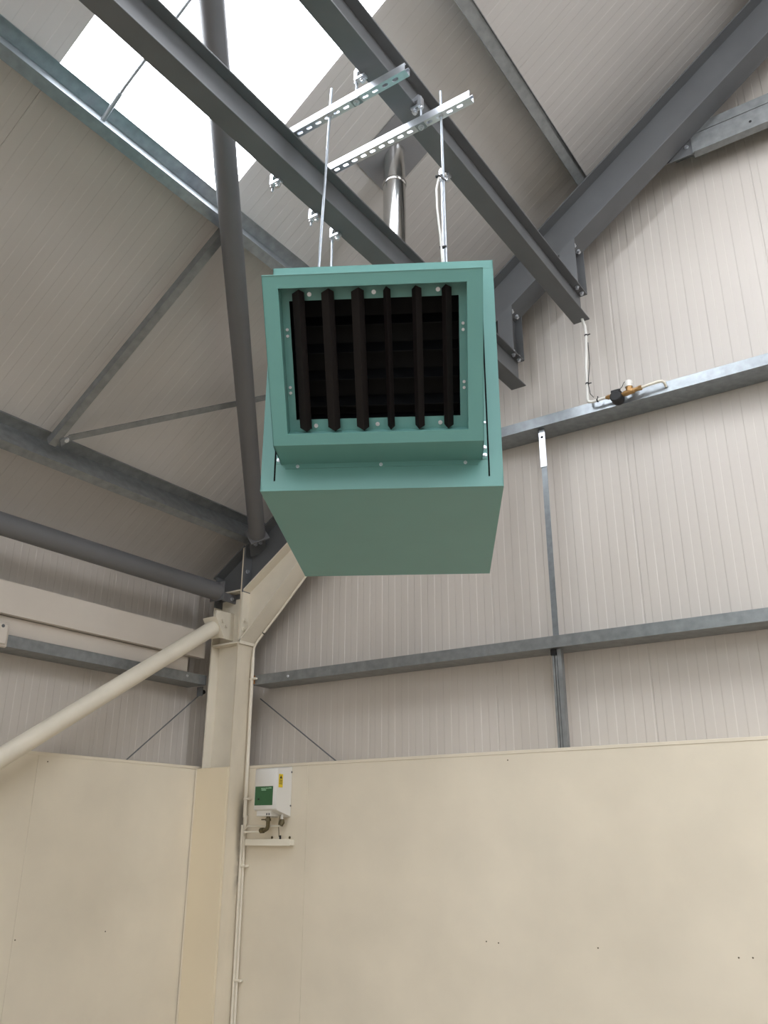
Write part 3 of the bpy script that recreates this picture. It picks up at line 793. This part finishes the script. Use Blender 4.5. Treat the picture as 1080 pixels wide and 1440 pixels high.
op = obj('gas_outlet_pipe', tube([(3.515, -0.05, 4.230), (3.62, -0.05, 4.238), (3.645, -0.045, 4.238), (3.655, -0.03, 4.232), (3.656, -0.012, 4.222), (3.656, -0.003, 4.215)], 0.0085, 12), 'offwhite')
rebase(op, (3.58, -0.04, 4.23)); tag(op, 'short pale pipe leaving the gas valve and bending back to the rail', 'pipe')

# ------------------------------------------------------------------ conduit on the column
cd = thing('cable_conduit', 'slim cream conduit running up beside the corner column and along the haunch', 'conduit', (0.38, -0.03, 0))
cy = -0.022
run = [(0.388, cy, 0.0), (0.381, cy, 1.50), (0.372, cy, 2.2), (0.362, cy, 2.93), (0.366, cy, 2.975), (0.385, cy, 3.005)]
h0 = [(0.40, cy, 3.022), (0.62, cy, 3.232), (0.86, cy, 3.470), (1.6, cy, 4.19)]
obj('conduit_pipe', tube(run + h0, 0.0085, 12), 'cream', cd)
obj('thick_conduit', tube([(0.362 + 0.018 * (2.90 - z_) / 2.9, cy - 0.001, z_) for z_ in (2.90, 2.2, 1.75)], 0.0125, 12), 'cream', cd)
obj('coupler', tube([(0.385 - 0.004, cy, 1.70), (0.3835 - 0.004, cy, 1.76)], 0.0155, 12), 'cream', cd)
obj('drop_conduit', tube([(0.352, -0.018, 1.70), (0.357, -0.018, 0.9), (0.360, -0.018, 0.0)], 0.0135, 12), 'cream', cd)
o = obj('tape_wrap', tube([(0.452, cy, 3.072), (0.458, cy, 3.078)], 0.0115, 12), 'rubber', cd); o['label'] = 'black tape wrap'
for z_, x_ in ((2.735, 0.365), (1.875, 0.375), (1.43, 0.382), (0.72, 0.384)):
    s = obj('saddle_clip', box(x_ - 0.020, x_ + 0.045, cy - 0.012, cy + 0.012, z_ - 0.007, z_ + 0.007, 0.003), 'offwhite', cd)
    bolt(s, (x_ + 0.034, cy - 0.012, z_), (0, -1, 0), 0.007, 0.005, 'cream')

# ------------------------------------------------------------------ control box
cb = thing('control_box', 'white control box with a green label on the gable panel', 'control box', (0.68, 0, 1.75))
x0, x1, yd = 0.470, 0.782, -0.166
x0 = 0.578
body = prism([(yd, 1.797), (yd, 2.056), (yd + 0.012, 2.066), (-0.001, 2.084), (-0.001, 1.744), (yd + 0.02, 1.789)], 'x', x0, x1)
bmesh.ops.bevel(body, geom=body.edges[:], offset=0.006, segments=1, affect='EDGES')
obj('box_cover', body, 'white', cb)
lab = obj('green_label', box(0.590, 0.752, yd - 0.0015, yd - 0.0002, 1.822, 1.946), 'green', cb); lab['label'] = 'green square label'
for (a_, b_, z_) in ((0.645, 0.662, 1.932), (0.665, 0.680, 1.932), (0.684, 0.700, 1.933), (0.704, 0.712, 1.933), (0.716, 0.738, 1.934), (0.648, 0.690, 1.922)):
    obj('label_print', box(a_, b_, yd - 0.0022, yd - 0.0014, z_ - 0.0035, z_ + 0.0035), 'labelink', lab)
obj('label_mark', box(0.617, 0.632, yd - 0.0022, yd - 0.0014, 1.858, 1.868), 'ink', lab)
wl = obj('warning_label', box(x1 + 0.0002, x1 + 0.0014, -0.146, -0.104, 1.938, 2.026), 'yellow', cb); wl['label'] = 'yellow warning label'
bm = bm_new(); add_prism(bm, [(-0.138, 1.996), (-0.112, 1.996), (-0.125, 2.018)], 'x', x1 + 0.0012, x1 + 0.002); obj('warning_triangle', bm, 'ink', wl)
for z_ in (1.985, 1.973, 1.962): obj('warning_text', box(x1 + 0.0012, x1 + 0.002, -0.14, -0.11, z_ - 0.002, z_ + 0.002), 'ink', wl)
for z_ in (2.045, 1.822): bolt(cb, (x1, -0.012, z_), (1, 0, 0), 0.005, 0.004, 'steel')
tb = obj('terminal_block', box(0.592, 0.722, -0.145, -0.06, 1.752, 1.792, 0.003), 'white', cb)
for x_ in (0.682, 0.702): obj('terminal', box(x_, x_ + 0.012, -0.1458, -0.144, 1.758, 1.772), 'steel', tb)

gf = thing('elbow_fitting', 'brown pipe elbow below the white control box', 'fitting', (0.66, -0.10, 1.67))
obj('elbow_pipe', tube([(0.662, -0.10, 1.752), (0.662, -0.10, 1.69), (0.655, -0.10, 1.672), (0.640, -0.10, 1.664), (0.592, -0.10, 1.660)], 0.0135, 14), 'bronze', gf)
obj('hex_collar', tube([(0.662, -0.10, 1.722), (0.662, -0.10, 1.738)], 0.021, 6), 'bronze', gf)
obj('elbow_nut', tube([(0.625, -0.10, 1.662), (0.600, -0.10, 1.660)], 0.020, 6), 'bronze', gf)
obj('shut_off_lever', box(0.615, 0.655, -0.118, -0.108, 1.727, 1.735), 'bronze', gf)
gf2 = thing('drain_fitting', 'small brown fitting hanging below the right end of the control box', 'fitting', (0.757, -0.06, 1.7))
obj('fitting_tail', tube([(0.752, -0.06, 1.79), (0.752, -0.06, 1.725)], 0.009, 10), 'white', gf2)
obj('fitting_body', tube([(0.752, -0.06, 1.732), (0.755, -0.062, 1.712), (0.750, -0.07, 1.692)], [0.014, 0.019, 0.015], 12), 'bronze', gf2)
for z_, z1, xe, lab_ in ((1.690, 1.672, 0.745, 'upper of two thin white pipes between conduit and brown fittings'), (1.652, 1.660, 0.60, 'lower of two thin white pipes between conduit and brown elbow')):
    yy = -0.066 if xe > 0.7 else -0.10
    o = obj('thin_pipe', tube([(0.385, -0.036, z_ - 0.02), (0.42, -0.05, z_ - 0.004), (0.445, yy, z_), (xe, yy, z_)], 0.0065, 10), 'offwhite')
    rebase(o, (0.5, yy, z_)); tag(o, lab_, 'pipe')
tr = thing('cable_trunking', 'short white cable trunking ledge below the control box', 'trunking', (0.62, 0, 1.56))
obj('trunking_body', box(0.418, 0.822, -0.052, -0.001, 1.565, 1.604, 0.003), 'offwhite', tr)
obj('trunking_lid', box(0.416, 0.824, -0.056, -0.050, 1.563, 1.606, 0.002), 'offwhite', tr)
for x_ in (0.62, 0.78): bolt(tr, (x_, -0.004, 1.616), (0, -1, 0), 0.007, 0.004, 'bronze')
o = thing('sensor_lead', 'thin dark lead hanging from the control box to the trunking', 'cable', (0.728, -0.06, 1.606))
obj('lead', tube([(0.735, -0.05, 1.79), (0.728, -0.058, 1.74), (0.722, -0.06, 1.70), (0.729, -0.06, 1.65), (0.730, -0.058, 1.62)], 0.0028, 6), 'bronze', o)
obj('plug', tube([(0.730, -0.045, 1.63), (0.730, -0.045, 1.604)], 0.007, 8), 'rubber', o)

# junction box on the left rail, partly out of the frame
jb = thing('junction_box', 'pale metal bracket box fixed over the left wall rail', 'box', (0.03, -1.93, 2.70))
obj('box_plate', box(0.002, 0.030, -2.04, -1.845, 2.690, 2.845, 0.008), 'eaves', jb)
obj('raised_cover', box(0.030, 0.042, -2.03, -1.862, 2.705, 2.832, 0.006), 'eaves', jb)
bolt(jb, (0.042, -1.90, 2.815), (1, 0, 0), 0.008, 0.006, 'steel')
